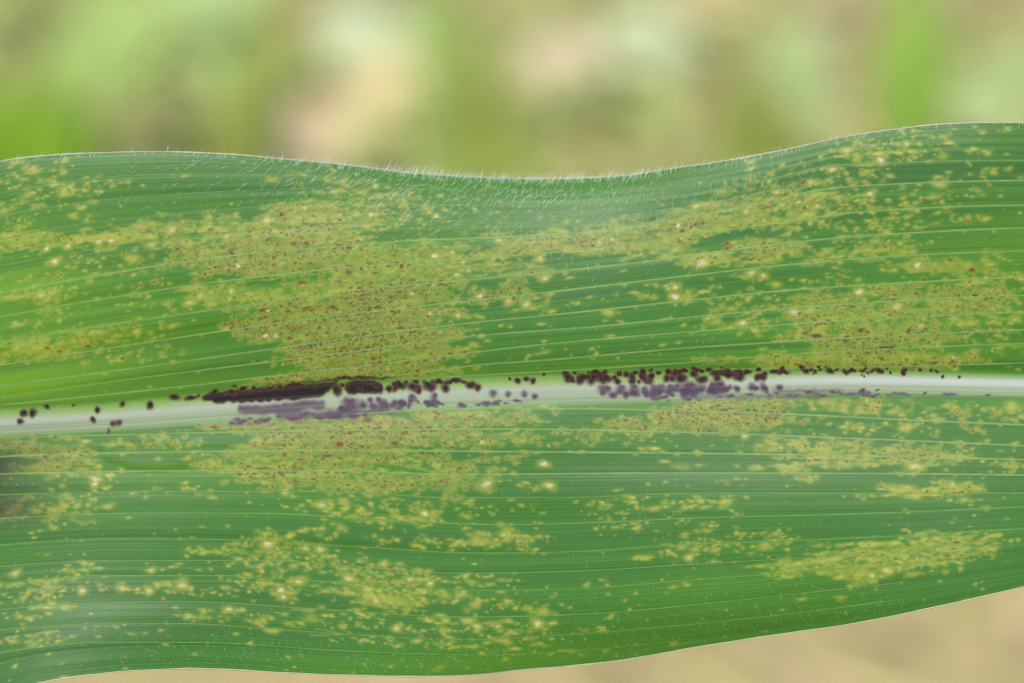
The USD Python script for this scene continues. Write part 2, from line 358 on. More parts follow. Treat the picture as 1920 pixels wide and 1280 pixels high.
PALE = {1: '1490,485,9 960,540,6 550,605,6 620,600,5 380,630,6 260,645,5 305,715,7 340,727,3 650,835,5 1120,905,7 1290,880,6 1060,945,7 1280,925,4 230,905,7 95,1195,6 1330,740,6 1240,590,5 850,622,6 760,1105,5 1700,420,4 1480,1130,6 1540,1130,6 1495,990,4 745,790,3 1010,700,3',
        2: '165,455,5 520,685,8 620,665,5 680,720,6 710,765,4 880,597,5 1110,697,6 1135,810,6 1440,612,7 1515,683,5 1465,567,4 1510,593,4 1880,515,6 1865,860,6 1865,912,8 775,908,7 937,933,7 1035,955,7 397,895,6 650,1015,5 495,1005,6 645,790,5 530,462,4 490,440,4 190,295,4 775,615,3 1120,745,5',
        3: '915,248,7 1105,298,8 1045,485,6 835,352,6 1005,392,4 110,870,10 90,882,5 385,928,7 450,942,6 355,585,6 75,553,6 645,535,4 690,577,5 555,547,3 752,557,4 520,575,4 625,1150,10 1195,1115,10 335,1205,6 985,1035,8 1310,885,8 1520,862,5 1330,1222,6 1250,210,5 520,360,5 1305,765,4 1140,208,5',
        4: '1590,835,6 1795,913,8 1490,1125,8 1320,1130,5 1700,1150,5 1795,1160,5 530,770,6 528,795,6 550,768,4 605,745,4 625,742,3 65,940,6 45,955,5 150,930,5 410,950,4',
        5: '805,798,10 820,790,6 1163,803,7 1130,682,6 1125,355,5 785,560,6 465,960,6 395,988,4 905,1078,5 610,15,5',
        6: '335,15,6 1290,815,9 345,645,5 1430,898,5 1505,913,4 1510,208,6 1030,448,4 1535,500,4 1670,488,3',
        7: '195,442,5 85,372,6 1580,468,7 1595,505,6 1025,438,8 840,470,6 690,458,6 850,355,5 465,470,6 1680,415,8 1800,238,6 1515,205,8 1720,232,6 1290,575,6 940,458,5',
        8: '42,403,8 390,405,6 500,427,6 763,670,6 880,670,5 1103,655,8 312,680,6 470,38,6 910,157,5 395,65,4 195,525,6',
        9: '1145,355,8 1065,385,7 1220,340,4 38,282,6'}

R = 3
gx, gy = np.meshgrid(np.arange(0, W, R) + X0, np.arange(0, H, R) + Y0)


def inside(poly):
    out = np.zeros(gx.shape, bool)
    for (xa, ya), (xb, yb) in zip(poly, np.roll(poly, -1, 0)):
        if ya != yb:
            out ^= ((ya > gy) != (yb > gy)) & (gx < (xb - xa) * (gy - ya) / (yb - ya) + xa)
    return out


maps = {k: np.zeros(gx.shape) for k in 'sfb'}
for tile, kind, yel, bro, text in PATCH:
    ox, oy, sc = TILES[tile]
    poly = np.array([[float(t) for t in p.split(',')] for p in text.split()]) / sc + [ox, oy]
    m = inside(poly)
    maps[kind] = np.maximum(maps[kind], m * yel)
    maps['b'] = np.maximum(maps['b'], m * bro)
warpx, warpy = (nimg(.28, 34, 3) - .5) * 34 + (nimg(.16, 260, 5) - .5) * 95, (nimg(.22, 26, 4) - .5) * 17
full = {}
dm_l = np.clip(YY - MBOT(xs), 0, None)
for k, m in maps.items():
    m = ndi.gaussian_filter(m, (1.5, 3.2))
    full[k] = ndi.map_coordinates(m, [(YY - Y0 + warpy) / R, (XX - X0 + warpx) / R], order=1, mode='nearest')

vein_near = np.zeros((H, W))           # how close a vein runs
for ev, (p, xa, xb, s) in [(UV[k], U[k]) for k in U] + [(LV[k], L[k]) for k in L]:
    yv = ev(xs)
    d = np.abs(YY - yv[None, :])
    vein_near = np.maximum(vein_near, np.exp(-(d / 5.0) ** 2) * ((xs >= xa) & (xs <= xb))[None, :])

slope = -np.gradient(ndi.gaussian_filter(Q, 4), axis=1) / np.maximum(np.gradient(ndi.gaussian_filter(Q, 4), axis=0), 1e-3)
slope = np.clip(slope, -.5, .5)


def stamp(field, cx, cy, rx, ry, amp, edge=.45):
    """Soft ellipses that lie along the veins, joined by their maximum; the rim wanders a little."""
    for x, y_, a, b, s, ph in zip(cx, cy, rx, ry, amp, rng.uniform(0, 6.28, len(cx))):
        n = int(max(a, b) * 1.7 + 2)
        i, j = int(round(y_ - Y0)), int(round(x - X0))
        if i - n < 0 or j - n < 0 or i + n + 1 > H or j + n + 1 > W:
            continue
        yy, xx = np.mgrid[-n:n + 1, -n:n + 1].astype(float)
        xx += j + X0 - x; yy += i + Y0 - y_
        yy = yy - slope[i, j] * xx
        th = np.arctan2(yy / b, xx / a)
        r = np.hypot(xx / a, yy / b) * (1 + .16 * np.sin(2 * th + ph) + .13 * np.sin(3 * th + 2.3 * ph))
        w = field[i - n:i + n + 1, j - n:j + n + 1]
        np.maximum(w, s * (1 - smooth(1 - edge, 1 + edge, r)), out=w)


def scatter(dx, dy, prob, near=None):
    """Jittered points of the grid dx by dy kept with the probability that the field gives there."""
    px, py = np.meshgrid(np.arange(X0 + 5, X0 + W - 5, dx), np.arange(Y0 + 5, Y0 + H - 5, dy))
    px = px + rng.uniform(-.75, .75, px.shape) * dx
    py = py + rng.uniform(-.75, .75, py.shape) * dy
    i, j = np.clip((py - Y0).astype(int), 0, H - 1), np.clip((px - X0).astype(int), 0, W - 1)
    keep = rng.random(px.shape) < prob[i, j]
    return px[keep], py[keep]


blade_zone = ((YY > TOP(xs)) & (YY < MTOP(xs) - 2)) | ((YY > MBOT(xs) + 1) & (YY < BOT(xs)))
# yellow: solid patches with green gaps, and separate flecks
u = nimg(.10, 8, 7) * .5 + nimg(.13, 70, 9) * .3 + nimg(.26, 30, 8) * .2
u = .5 * (1 + erf((u - u.mean()) / u.std() / math.sqrt(2)))
yellow = .60 * smooth(-.34, .30, full['s'] * .86 - u - .05) * (.72 + .5 * nimg(.22, 260, 15)) * smooth(.05, .35, full['s'])
fl = np.zeros((H, W))
cx, cy = scatter(6.9, 4.8, (full['f'] ** 1.1 * .75 * smooth(-.05, .6, nimg(.3, 60, 13) + .2 * full['f']) + .46 * full['s'] * smooth(.1, .6, full['s'] + nimg(.2, 25, 14) - .5) + .07 * ndi.gaussian_filter(full['f'] + full['s'], 30) + .012) * blade_zone)
k = len(cx)
sz = rng.lognormal(-.1, .42, k)
stamp(fl, cx, cy, 2.6 * sz * rng.uniform(.9, 2.0, k), 1.95 * sz, np.clip(rng.normal(.70, .22, k), .15, 1), .95)
core = np.zeros((H, W))
big = (sz > .85) & (rng.random(k) < .55)
stamp(core, cx[big], cy[big], 1.5 * sz[big] * 1.3, 1.3 * sz[big], np.full(big.sum(), .7), .8)
yellow = np.maximum(yellow, fl)
# brown dots, crowded along the veins, each with a yellowed rim
prob = np.clip(full['b'] * (.52 + .75 * vein_near) * smooth(.0, .7, nimg(.4, 50, 12) + .3 * full['b']), 0, .95) * blade_zone
cx, cy = scatter(5.0, 3.9, prob)
k = len(cx)
sz = rng.lognormal(0, .36, k)
brown = np.zeros((H, W)); halo = np.zeros((H, W))
stamp(brown, cx, cy, 1.55 * sz * rng.lognormal(.15, .32, k), 1.2 * sz, np.clip(rng.normal(.9, .15, k), .4, 1), .6)
stamp(halo, cx, cy, np.full(k, 5.6), np.full(k, 4.2), np.full(k, .55), .7)
yellow = np.maximum(yellow, halo)
# pale dead centres
pale = np.zeros((H, W)); rim = np.zeros((H, W))
for tile, text in PALE.items():
    ox, oy, sc = TILES[tile]
    p = np.array([[float(t) for t in a.split(',')] for a in text.split()])
    p = p[(p[:, 2] > 5.5) | (rng.random(len(p)) < .5)]
    rr = p[:, 2] * 1.9 / sc
    stamp(pale, p[:, 0] / sc + ox, p[:, 1] / sc + oy, rr * rng.uniform(.8, 1.2, len(p)), rr * .72, rng.uniform(.3, .9, len(p)), .75)
    stamp(rim, p[:, 0] / sc + ox, p[:, 1] / sc + oy, rr * 2.5, rr * 1.7, np.full(len(p), .75), .9)
yellow = ndi.gaussian_filter(np.maximum(yellow, rim), .9)
# wet smear and brown rot at the left edge, a cast shadow painted into it
wet = sum(np.exp(-((XX - wx) / ra) ** 2 - ((YY - wy) / rb) ** 2) for wx, wy, ra, rb in [(186, 846, 14, 7), (202, 860, 16, 7), (222, 868, 18, 8), (245, 877, 20, 8), (275, 881, 24, 7), (308, 880, 24, 7), (338, 874, 18, 6), (356, 862, 10, 8), (215, 826, 40, 6), (275, 828, 40, 5)])
wet = smooth(.35, 1.0, wet * (.75 + .5 * nimg(.3, 22, 21)))
wet = np.maximum(wet, smooth(.4, .6, np.exp(-(((XX - 322) / 9) ** 2 + ((YY - 834) / 8) ** 2))))
rot_shade = np.exp(-(((XX + 30) / 95) ** 2 + ((YY - 885) / 62) ** 2)) + .55 * np.exp(-(((XX + 10) / 75) ** 2 + ((YY - 962) / 30) ** 2))
rot_shade = np.clip(rot_shade * (.55 + .8 * nimg(.6, 90, 22)), 0, 1)

# green tissue: stripes between the veins, slow changes of tone
stripe = nimg(.05, 420, 31) * .55 + nimg(.16, 800, 32) * .45
slow = nimg(2.2, 420, 33)
limey = np.clip(.30 * smooth(1700, 1100, XX) * np.exp(-np.clip(MTOP(xs) - YY, 0, 1e4) / 45) * (YY < MTOP(xs)) + .4 * np.exp(-((XX - 1930) / 230) ** 2 - ((YY - 480) / 110) ** 2) + np.exp(-(((XX + 40) / 330) ** 2 + ((YY - 590) / 190) ** 2)) * .9 + .22 * smooth(.55, .95, slow) * smooth(1800, 1200, XX), 0, 1)  # lime strip above the midrib: slight natural yellowing plus shading painted into the tone
A = lambda *c: np.array(c, float)
mix = lambda a, b, t: a + (b - a) * t[..., None]
col = mix(A(.024, .100, .013), A(.060, .208, .018), (stripe - .5) * (.75 - .3 * smooth(0, 60, dm_l)) + .375 + slow * .25)
thread = np.clip(np.cos(2 * np.pi * 6.5 * Q + 1.3 * np.sin(XX / 410.0)), 0, 1) ** 3 * (.35 + .9 * nimg(.4, 240, 35))     # the finest veins
dark = np.clip(-np.cos(2 * np.pi * 6.5 * Q + 1.3 * np.sin(XX / 410.0)), 0, 1) ** 2 * nimg(.3, 160, 36)
col = col * (1 + .19 * thread - .13 * dark)[..., None]
col = mix(col, A(.15, .32, .014), limey * (.35 + .6 * nimg(.55, 700, 34)) * (.7 + .5 * stripe) * (1 - .35 * dark))
grain = nimg(.05, 3.5, 41)
yel = mix(A(.255, .325, .034), A(.43, .435, .072), nimg(.12, 9, 42))
tan = mix(yel, A(.295, .30, .062), np.clip(full['b'] * .9, 0, 1) * .7)
col = mix(col, A(.13, .27, .026), np.clip(ndi.gaussian_filter(yellow, (4, 8)), 0, 1) * .6)
col = mix(col, tan, np.clip(yellow, 0, 1) * (.86 + .14 * grain))
col = mix(col, A(.33, .215, .075), core * .4)
col = mix(col, mix(A(.125, .034, .013) * np.ones(3), A(.060, .024, .018) * np.ones(3), np.clip(vein_near + .6 * (slow - .5), 0, 1)), brown * .95)
col = mix(col, A(.62, .52, .40), pale)
col = mix(col, A(.030, .036, .014), np.clip(rot_shade * 1.0, 0, .92))
col = mix(col, col * A(.95, .95, .45), wet * .75)
leafcol = np.clip(col, 0, 1)

# midrib tissue; its greyer lower side is partly channel shading painted in
t = (YY - MTOP(xs)) / (MBOT(xs) - MTOP(xs))
fine = nimg(.05, 700, 51)
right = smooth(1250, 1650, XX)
white = A(.345, .38, .295)
mid = mix(A(.10, .245, .028) * np.ones(3), A(.24, .36, .10), smooth(-.05, .34, t + .04 * (grain - .5)))
mid = mix(mid, white * np.ones(3), smooth(.22, .55, t + .05 * right))
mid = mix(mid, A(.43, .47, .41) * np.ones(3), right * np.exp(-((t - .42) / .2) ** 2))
mid = mix(mid, A(.22, .275, .155) * (.72 + .5 * fine)[..., None], smooth(.46, .80, t))
mid = mix(mid, A(.10, .21, .05) * (.75 + .5 * fine)[..., None], smooth(.86, 1.02, t) * .9)
join = smooth(-.14, .10, t) * smooth(1.12, .94, t)
midcol = leafcol = np.clip(mix(leafcol, mid, join), 0, 1)

# ------------------------------------------------------------------ relief, in millimetres towards the camera
dm_u, dm_l = np.clip(MTOP(xs) - YY, 0, None), np.clip(YY - MBOT(xs), 0, None)
from_top, from_bot = YY - TOP(xs), BOT(xs) - YY


def g(cx, cy, wx, wy):
    return np.exp(-((XX - cx) / wx) ** 2 - ((YY - cy) / wy) ** 2)


h = 5.2 * (1 - np.exp(-dm_u / 150)) + 4.2 * (1 - np.exp(-dm_l / 210))
dip = np.exp(-((XX - 1010) / 330) ** 2)
edge_u = np.exp(-np.clip(from_top, -40, None) / 95)
h = h - edge_u * (5.5 * dip + 1.6) - np.exp(-np.clip(from_top, -40, None) / 16) * .5 * dip
h = h - np.exp(-np.clip(from_bot, -40, None) / 120) * (1.2 + 5.2 * np.exp(-((XX - 1250) / 420) ** 2) - 3.0 * np.exp(-((XX - 0) / 260) ** 2))
h = h + 1.6 * np.sin((XX * .9 + YY * .35) / 230.0) * smooth(0, 260, dm_l) + 1.2 * np.sin((XX - YY * .6) / 260.0 + 1) * smooth(0, 260, dm_u)
tilt = 0                                   # gentle tilts of the blade: x, y, reach along, reach across, radians, rise
for cx_, cy_, wx_, wy_, am, sl in [(80, 1130, 340, 110, .26, 0), (1250, 900, 330, 70, .12, 0), (1850, 1000, 210, 110, .18, 0), (1020, 950, 210, 17, -.24, -.04),
                                   (700, 1022, 260, 13, -.18, .03), (1250, 1185, 400, 42, -.24, -.13), (950, 590, 360, 50, .13, -.1), (150, 560, 270, 20, -.2, -.12), (180, 640, 310, 17, -.2, -.14),
                                   (1850, 440, 190, 80, -.18, 0), (1400, 530, 170, 18, -.16, -.1), (600, 860, 260, 26, -.12, 0), (480, 430, 300, 40, .1, -.05)]:
    tilt = tilt + am * np.exp(-((XX - cx_) / wx_) ** 2 - ((YY - cy_ - sl * (XX - cx_)) / wy_) ** 2)
h = h - 6.0 * g(-190, 1140, 360, 300) + np.cumsum(tilt, 0) * .0833 - (np.cumsum(tilt, 0) * .0833)[470]
fq = Q - np.floor(Q)
bulge = np.sin(np.pi * fq) ** .8
h = h + (.028 + .05 * smooth(900, 0, XX)) * bulge * ((Q < 12) | (Q > 13))
h = h + .24 * (nimg(1.3, 650, 64) - .5) * smooth(0, 40, dm_u + dm_l)
h = h + .040 * (nimg(.22, 700, 61) - .5) + .026 * (nimg(.08, 500, 62) - .5) + .010 * (nimg(.06, 6, 63) - .5) * ((Q < 12) | (Q > 13))
tt = np.clip(t, 0, 1)
h = h - .55 * np.sin(np.pi * tt) ** .7 * ((Q >= 12) & (Q <= 13)) * (1 - .4 * right)
h = ndi.gaussian_filter(h, 1.0)


def look(field, X, Y):
    c = [np.clip(np.asarray(Y, float) - Y0, 0, H - 1), np.clip(np.asarray(X, float) - X0, 0, W - 1)]
    if field.ndim == 2:
        return ndi.map_coordinates(field, c, order=1, mode='nearest')
    return np.stack([ndi.map_coordinates(field[..., k], c, order=1, mode='nearest') for k in range(3)], -1)


def on_leaf(X, Y, up=0.0):
    """The point of the leaf's surface at photograph pixel (X, Y), lifted by up millimetres."""
    return at(X, Y, D0 - (look(h, X, Y) + up) * 1e-3)


# ------------------------------------------------------------------ materials
def mat(name, nodes, links, surface):
    return usdkit.material(stage, '/World/Looks/' + name, nodes, links, surface=surface)


def leaf_material(name, trans, rough, spec, tint=(1.5, 1.25, .55), bump=.25):
    return mat(name, {
        'c': ('attribute', dict(attribute='leafcol')), 'w': ('attribute', dict(attribute='wet')),
        'pos': ('texture_coordinate', {}),
        'map': ('mapping', dict(scale=(9000.0, 26000.0, 26000.0))),
        'n': ('noise_texture', dict(scale=1.0, detail=2.0)),
        'v': ('map_range', dict(from_min=.25, from_max=.75, to_min=.86, to_max=1.14)),
        'cv': ('mix_color', dict(blend_type='multiply', fac=1.0)),
        'rg': ('map_range', dict(from_min=0.0, from_max=1.0, to_min=rough, to_max=.5)),
        'sp': ('map_range', dict(from_min=0.0, from_max=1.0, to_min=spec, to_max=.3)),
        'b': ('bump', dict(strength=bump, distance=.00003)),
        'tc': ('mix_color', dict(blend_type='multiply', fac=1.0, b=tint, use_clamp=False)),
        'p': ('principled_bsdf', dict(ior=1.45)),
        't': ('translucent_bsdf', {}), 'm': ('mix_closure', dict(fac=trans))},
        [('pos.object', 'map.vector'), ('map.vector', 'n.vector'), ('n.fac', 'v.value'), ('v.result', 'cv.b'), ('c.color', 'cv.a'),
         ('cv.result', 'p.base_color'), ('w.fac', 'rg.value'), ('rg.result', 'p.roughness'), ('w.fac', 'sp.value'), ('sp.result', 'p.specular_ior_level'), ('n.fac', 'b.height'), ('b.normal', 'p.normal'),
         ('cv.result', 'tc.a'), ('tc.result', 't.color'), ('p.BSDF', 'm.closure1'), ('t.BSDF', 'm.closure2')], 'm.closure')


M_BLADE = leaf_material('leaf_blade', .38, .44, .66)
M_MID = leaf_material('leaf_midrib', .22, .5, .4, (1.05, 1.05, .8), .1)
M_SPOT = mat('dark_spot', {
    'c': ('attribute', dict(attribute='leafcol')), 'a': ('attribute', dict(attribute='cover')),
    'p': ('principled_bsdf', dict(roughness=.5, specular_ior_level=.25)), 'tr': ('transparent_bsdf', {}), 'm': ('mix_closure', {})},
    [('c.color', 'p.base_color'), ('a.fac', 'm.fac'), ('tr.BSDF', 'm.closure1'), ('p.BSDF', 'm.closure2')], 'm.closure')


def plain(name, rgb, rough=.6, trans=0.0, spec=.4, var=.15, scale=60.0, rgb2=None):
    rgb2 = rgb2 or tuple(c * (1 - var) for c in rgb)
    nodes = {'pos': ('geometry', {}), 'n': ('noise_texture', dict(scale=scale, detail=3.0)), 'r': ('rgb_ramp', dict(ramp=[(.3, rgb2), (.7, rgb)])),
             'p': ('principled_bsdf', dict(roughness=rough, specular_ior_level=spec))}
    links = [('pos.position', 'n.vector'), ('n.fac', 'r.fac'), ('r.color', 'p.base_color')]
    if not trans:
        return mat(name, nodes, links, 'p.BSDF')
    nodes.update({'t': ('translucent_bsdf', {}), 'm': ('mix_closure', dict(fac=trans))})
    return mat(name, nodes, links + [('r.color', 't.color'), ('p.BSDF', 'm.closure1'), ('t.BSDF', 'm.closure2')], 'm.closure')


M_VEIN = plain('leaf_vein', (.26, .40, .115), .6, .3, .2, .2, 500.0)
M_VEIN2 = plain('faint_vein', (.165, .315, .062), .55, .3, .25, .2, 500.0)
M_EDGE = plain('leaf_edge', (.50, .52, .28), .45, .35, .5, .2, 400.0)
M_HAIR = plain('leaf_hair', (.80, .86, .84), .35, .3, .6, .1, 300.0)

# ------------------------------------------------------------------ the leaf
leaf = thing('maize_leaf', 'green maize leaf with pale midrib, yellow flecks and dark brown disease spots', 'leaf')
STEP = 1.6
cols = np.concatenate([np.linspace(-500, -50, 36)[:-1], np.arange(-50, 1972, STEP), np.linspace(1972, 2420, 36)])


def strip(name, ya, yb, n, colour, material, ease=False):
    s = np.linspace(0, 1, n)[:, None]
    Xg = np.broadcast_to(cols, (n, len(cols)))
    Yg = ya(cols)[None, :] * (1 - s) + yb(cols)[None, :] * s
    v, f, nn = gridmesh(on_leaf(Xg, Yg))
    return put(leaf, name, v, f, material, nn, dict(leafcol=look(colour, Xg, Yg).reshape(-1, 3), wet=look(wet, Xg, Yg).ravel()))


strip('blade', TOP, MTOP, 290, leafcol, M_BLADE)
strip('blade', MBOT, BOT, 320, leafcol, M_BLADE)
midrib = strip('midrib', MTOP, MBOT, 44, midcol, M_MID)


def ridge(parent, name, ev, xa, xb, width, height, material, step=7.0, fade=60):
    """A rounded vein that stands proud of the leaf along a line."""
    X = np.arange(max(xa, -480), min(xb, 2400) + step, step)
    Y = ev(X)
    w = width * np.clip(np.minimum(X - X[0], X[-1] - X) / fade + .12, 0, 1) * (1 + .25 * np.sin(X / 37.0 + width * 9) * np.sin(X / 131.0 + width * 5))
    prof = [(-1, .25), (-.6, .85), (0, 1), (.6, .85), (1, .25)]
    P = np.stack([on_leaf(X, Y + a * w * .5, b * height) for a, b in prof])
    v, f, n = gridmesh(P)
    put(parent, name, v, f, material, n)


for ev, (p, xa, xb, s), m_ in [(UV[k], U[k], M_VEIN2 if k < 5 else M_VEIN) for k in U] + [(LV[k], L[k], M_VEIN2 if k > 3 else M_VEIN) for k in L]:
    ridge(leaf, 'vein', ev, xa, xb, (1.0 + 1.4 * s) * (1 if m_ is M_VEIN else .9), .010 + .010 * s, m_)


def edge_tube(ev, out):
    X = np.concatenate([np.linspace(-500, -40, 30), np.arange(-34, 1960, 6.0), np.linspace(1966, 2420, 30)])
    C = on_leaf(X, ev(X) + out)
    T = np.gradient(C, axis=0); T /= np.linalg.norm(T, axis=1, keepdims=True)
    B = np.cross(T, FWD); B /= np.linalg.norm(B, axis=1, keepdims=True)
    r = (.115 + .03 * np.sin(X / 53.0) + .02 * np.sin(X / 17.0))[:, None] * 1e-3
    P = np.stack([C + r * (math.cos(a) * B + math.sin(a) * np.cross(B, T)) for a in np.linspace(0, 2 * math.pi, 9)])
    v, f, n = gridmesh(P)
    put(leaf, 'leaf_edge', v, f, M_EDGE, None)


edge_tube(TOP, -.4)
edge_tube(BOT, .4)

# dark spots of the midrib (x, y, rx, ry): brown-black above, purple-grey below
BLACK = '37,790,5 43,774,6 61,773,6,7 88,762,5,4 138,760,2.5,2 182,767,5 173,787,5 229,758,5 281,760,6.5 213,795,5 222,792,5,6 204,807,3 326,746,9,4.5 358,745,11,4 373,740,3 632,732,7,8 729,729,5 751,722,13,6 741,728,5 778,726,10,7 784,731,5 806,724,10,8 823,715,8,4 835,726,6.5,8 852,714,15,3.5 882,720,8,5.5 895,725,6 957,710,2.5 970,713,5,4.5 986,709,5,3.5 999,712,5 1020,702,3,2 1066,709,7,6 1072,713,4 1088,711,8 1110,711,8 1098,706,8,4 1115,705,7,5 1130,711,10,7 1140,710,6 1151,707,4 1156,714,6 1117,697,7,3 1131,701,4,3 1175,702,5 1185,706,5 1185,715,6 1206,704,7 1222,705,5 1216,713,9,6 1164,700,3 1192,700,4,3 1207,696,4 1198,716,3 1252,699,5,4 1250,710,6 1267,701,5 1261,710,5 1277,710,9,7 1285,696,4,3 1301,702,7,5 1316,710,9,5.5 1300,692,4,3 1315,695,4,3 1330,694,5,3 1345,701,11,5 1366,702,12,5 1385,701,8,5 1345,710,5 1385,708,9,5.5 1365,695,5,3 1385,694,5,3 1397,697,4 1421,707,7,6 1431,705,7,6 1422,692,4,3 1465,691,4,3 1468,697,11,3 1503,689,5,3 1512,697,4 1529,697,3 1555,696,6,4.5 1584,697,5,4 1594,695,6,3 1619,694,5,2.5 1621,706,2 1649,695,5,4 1663,692,3,2 1670,699,2 1693,697,5 1698,692,3 1727,694,3,2 1755,696,2.5 1767,704,3 1797,706,2.5'
PURPLE = '925,738,5.5 954,738,4.5 983,737,5 1002,741,4.5 741,753,5,4.5 755,753,5,4.5 773,747,6 770,753,4 814,743,5 821,756,4,3.5 915,757,4,3 930,757,5,3.5 865,759,7,4 695,749,5 711,749,5 655,754,12,8 680,759,7 700,761,6 719,756,6 655,768,13,5 717,764,9,4.5 747,763,5,3 971,752,6,2.5 1131,731,9,7 1141,731,4 1164,731,9,7 1150,740,6,4.5 1176,740,6.5,5 1190,730,7 1192,739,6,5 1207,729,5 1228,729,8 1240,728,7 1225,738,9,5.5 1228,746,7,3 1244,745,9,3 1258,728,7,6 1270,728,7 1253,736,6,5 1288,727,8 1300,726,8 1315,727,7 1283,741,5,6 1300,741,5,5 1291,734,12,4 1338,725,8 1350,724,7.5 1333,733,6,5 1357,732,6,4.5 1345,733,7,5 1410,724,6 1431,724,6.5 1462,725,4.5 497,785,6,3 563,781,6,5 602,780,7,4 640,768,8,5 1515,736,4,2 1562,736,4,2 1576,737,5,2 1594,738,5,2.5 1614,737,6,2.5 1629,736,4.5,3.5 1646,738,4,2 1697,739,8,2.5 1733,738,4,2.5 1780,739,12,2.5 1853,739,4,2'
BLACK_BANDS = ['377,746 384,740 393,735 430,731 477,727 530,724 577,720 627,715 636,722 618,731 606,744 590,746 540,749 527,750 477,753 440,755 427,753 418,757 400,757 395,752 382,752', '645,722 660,713 690,712 716,716 720,726 718,736 690,737 650,738 646,730', '480,723 520,719 560,717 600,712 640,707 700,705 760,707 690,711 640,712 577,718 520,722']
PURPLE_BANDS = ['448,760 475,761 500,759 527,757 560,751 581,752 596,752 610,751 611,765 600,768 575,766 560,776 520,779 515,774 500,776 448,775', '520,778 580,774 646,766 668,747 668,771 640,777 580,783 530,787 520,785', '440,786 470,785 470,789 440,790', '1290,741 1400,740 1490,741 1560,743 1560,745 1400,744 1290,745', '1450,730 1550,731 1620,733 1550,735 1450,734', '600,779 700,770 760,768 760,771 690,775 600,785', '650,775 720,768 740,771 700,777 650,779']
warp_a, warp_b = (nimg(.3, 7, 71) - .5), (nimg(.3, 7, 72) - .5)
lines = nimg(.07, 420, 73)


def spot_patch(box, cover_of, rgb, lift, streak):
    xa, ya, xb, yb = box
    Xg, Yg = np.meshgrid(np.arange(xa, xb + 1, 1.5), np.arange(ya, yb + 1, 1.2))
    c = cover_of(Xg + 4 * look(warp_a, Xg, Yg), Yg + 4 * look(warp_b, Xg, Yg))
    ln = look(lines, Xg, Yg)
    c = c * (1 - streak * smooth(.35, .9, ln))
    colr = np.array(rgb)[None, None] * (.70 + .7 * ln[..., None] ** 2) * np.ones_like(Xg)[..., None]
    rimw = smooth(.55, .1, c)[..., None] * (0 if streak > .2 else 1)
    colr = colr * (1 - rimw) + np.array((.13, .045, .022)) * rimw
    v, f, n = gridmesh(on_leaf(Xg, Yg, lift * 1.0))
    cc = c.ravel()
    keep = cc[f].max(1) > .03
    if keep.sum() < 3:
        return
    used = np.unique(f[keep])
    back = np.zeros(len(v), int); back[used] = np.arange(len(used))
    put(midrib, 'dark_spot' if streak < .3 else 'grey_spot', v[used], back[f[keep]], M_SPOT, n[used], dict(leafcol=colr.reshape(-1, 3)[used], cover=cc[used]))


def ellipses(text, rgb, lift, streak, most, edge):
    for item in text.split():
        a = [float(q) for q in item.split(',')]
        x_, y_, rx = a[:3]
        ry = a[3] if len(a) > 3 else rx
        rx, ry = rx * 1.12, ry * 1.12
        cover = lambda X, Y: most * (1 - smooth(1 - edge, 1 + edge, np.hypot((X - x_) / rx, (Y - y_) / ry)))
        spot_patch((x_ - 2 * rx - 4, y_ - 2 * ry - 4, x_ + 2 * rx + 4, y_ + 2 * ry + 4), cover, rgb, lift + .006 * (int(x_) % 5), streak)


def bands(items, rgb, lift, streak, most, blur):
    for text in items:
        p = np.array([[float(q) for q in a.split(',')] for a in text.split()])
        xa, ya = p.min(0) - 8; xb, yb = p.max(0) + 8
        Xg, Yg = np.meshgrid(np.arange(xa, xb), np.arange(ya, yb))
        m = np.zeros(Xg.shape, bool)
        for (x1, y1), (x2, y2) in zip(p, np.roll(p, -1, 0)):
            if y1 != y2:
                m ^= ((y1 > Yg) != (y2 > Yg)) & (Xg < (x2 - x1) * (Yg - y1) / (y2 - y1) + x1)
        m = ndi.gaussian_filter(m.astype(float), blur) * most
        spot_patch((xa, ya, xb, yb), lambda X, Y: ndi.map_coordinates(m, [Y - ya, X - xa], order=1, mode='constant'), rgb, lift, streak)


def more(xa, xb, n, fy, r0, r1, el):
    return ' '.join(f'{x_:.1f},{fy(x_) + rng.normal(0, 3.0):.1f},{r_ * el:.2f},{r_:.2f}' for x_, r_ in zip(rng.uniform(xa, xb, n), rng.uniform(r0, r1, n)))


mid_y = lambda f_: (lambda x_: float(MTOP(x_) * (1 - f_) + MBOT(x_) * f_))
BLACK += ' ' + more(640, 880, 26, mid_y(.12), 1.6, 3.4, 1.3) + ' ' + more(1060, 1480, 46, mid_y(.06), 1.6, 3.6, 1.4) + ' ' + more(1480, 1760, 24, mid_y(.02), 1.2, 2.6, 1.6) + ' ' + more(400, 640, 26, mid_y(.02), 1.5, 3.0, 1.8)
PURPLE += ' ' + more(600, 820, 16, mid_y(.80), 2.4, 4.2, 1.15) + ' ' + more(800, 960, 14, mid_y(.9), 1.5, 2.6, 2.0) + ' ' + more(1120, 1470, 16, mid_y(.70), 2.6, 4.8, 1.15) + ' ' + more(1240, 1720, 30, mid_y(.95), 1.2, 2.2, 2.6) + ' ' + more(430, 700, 34, mid_y(1.05), 1.5, 2.8, 2.2)
bands(PURPLE_BANDS, (.044, .021, .040), .010, .5, .74, 2.8)
ellipses(PURPLE, (.042, .018, .038), .016, .25, .92, .75)
bands(BLACK_BANDS, (.013, .006, .006), .022, .15, 1.0, 1.8)
ellipses(BLACK, (.022, .008, .008), .030, .0, 1.0, .75)

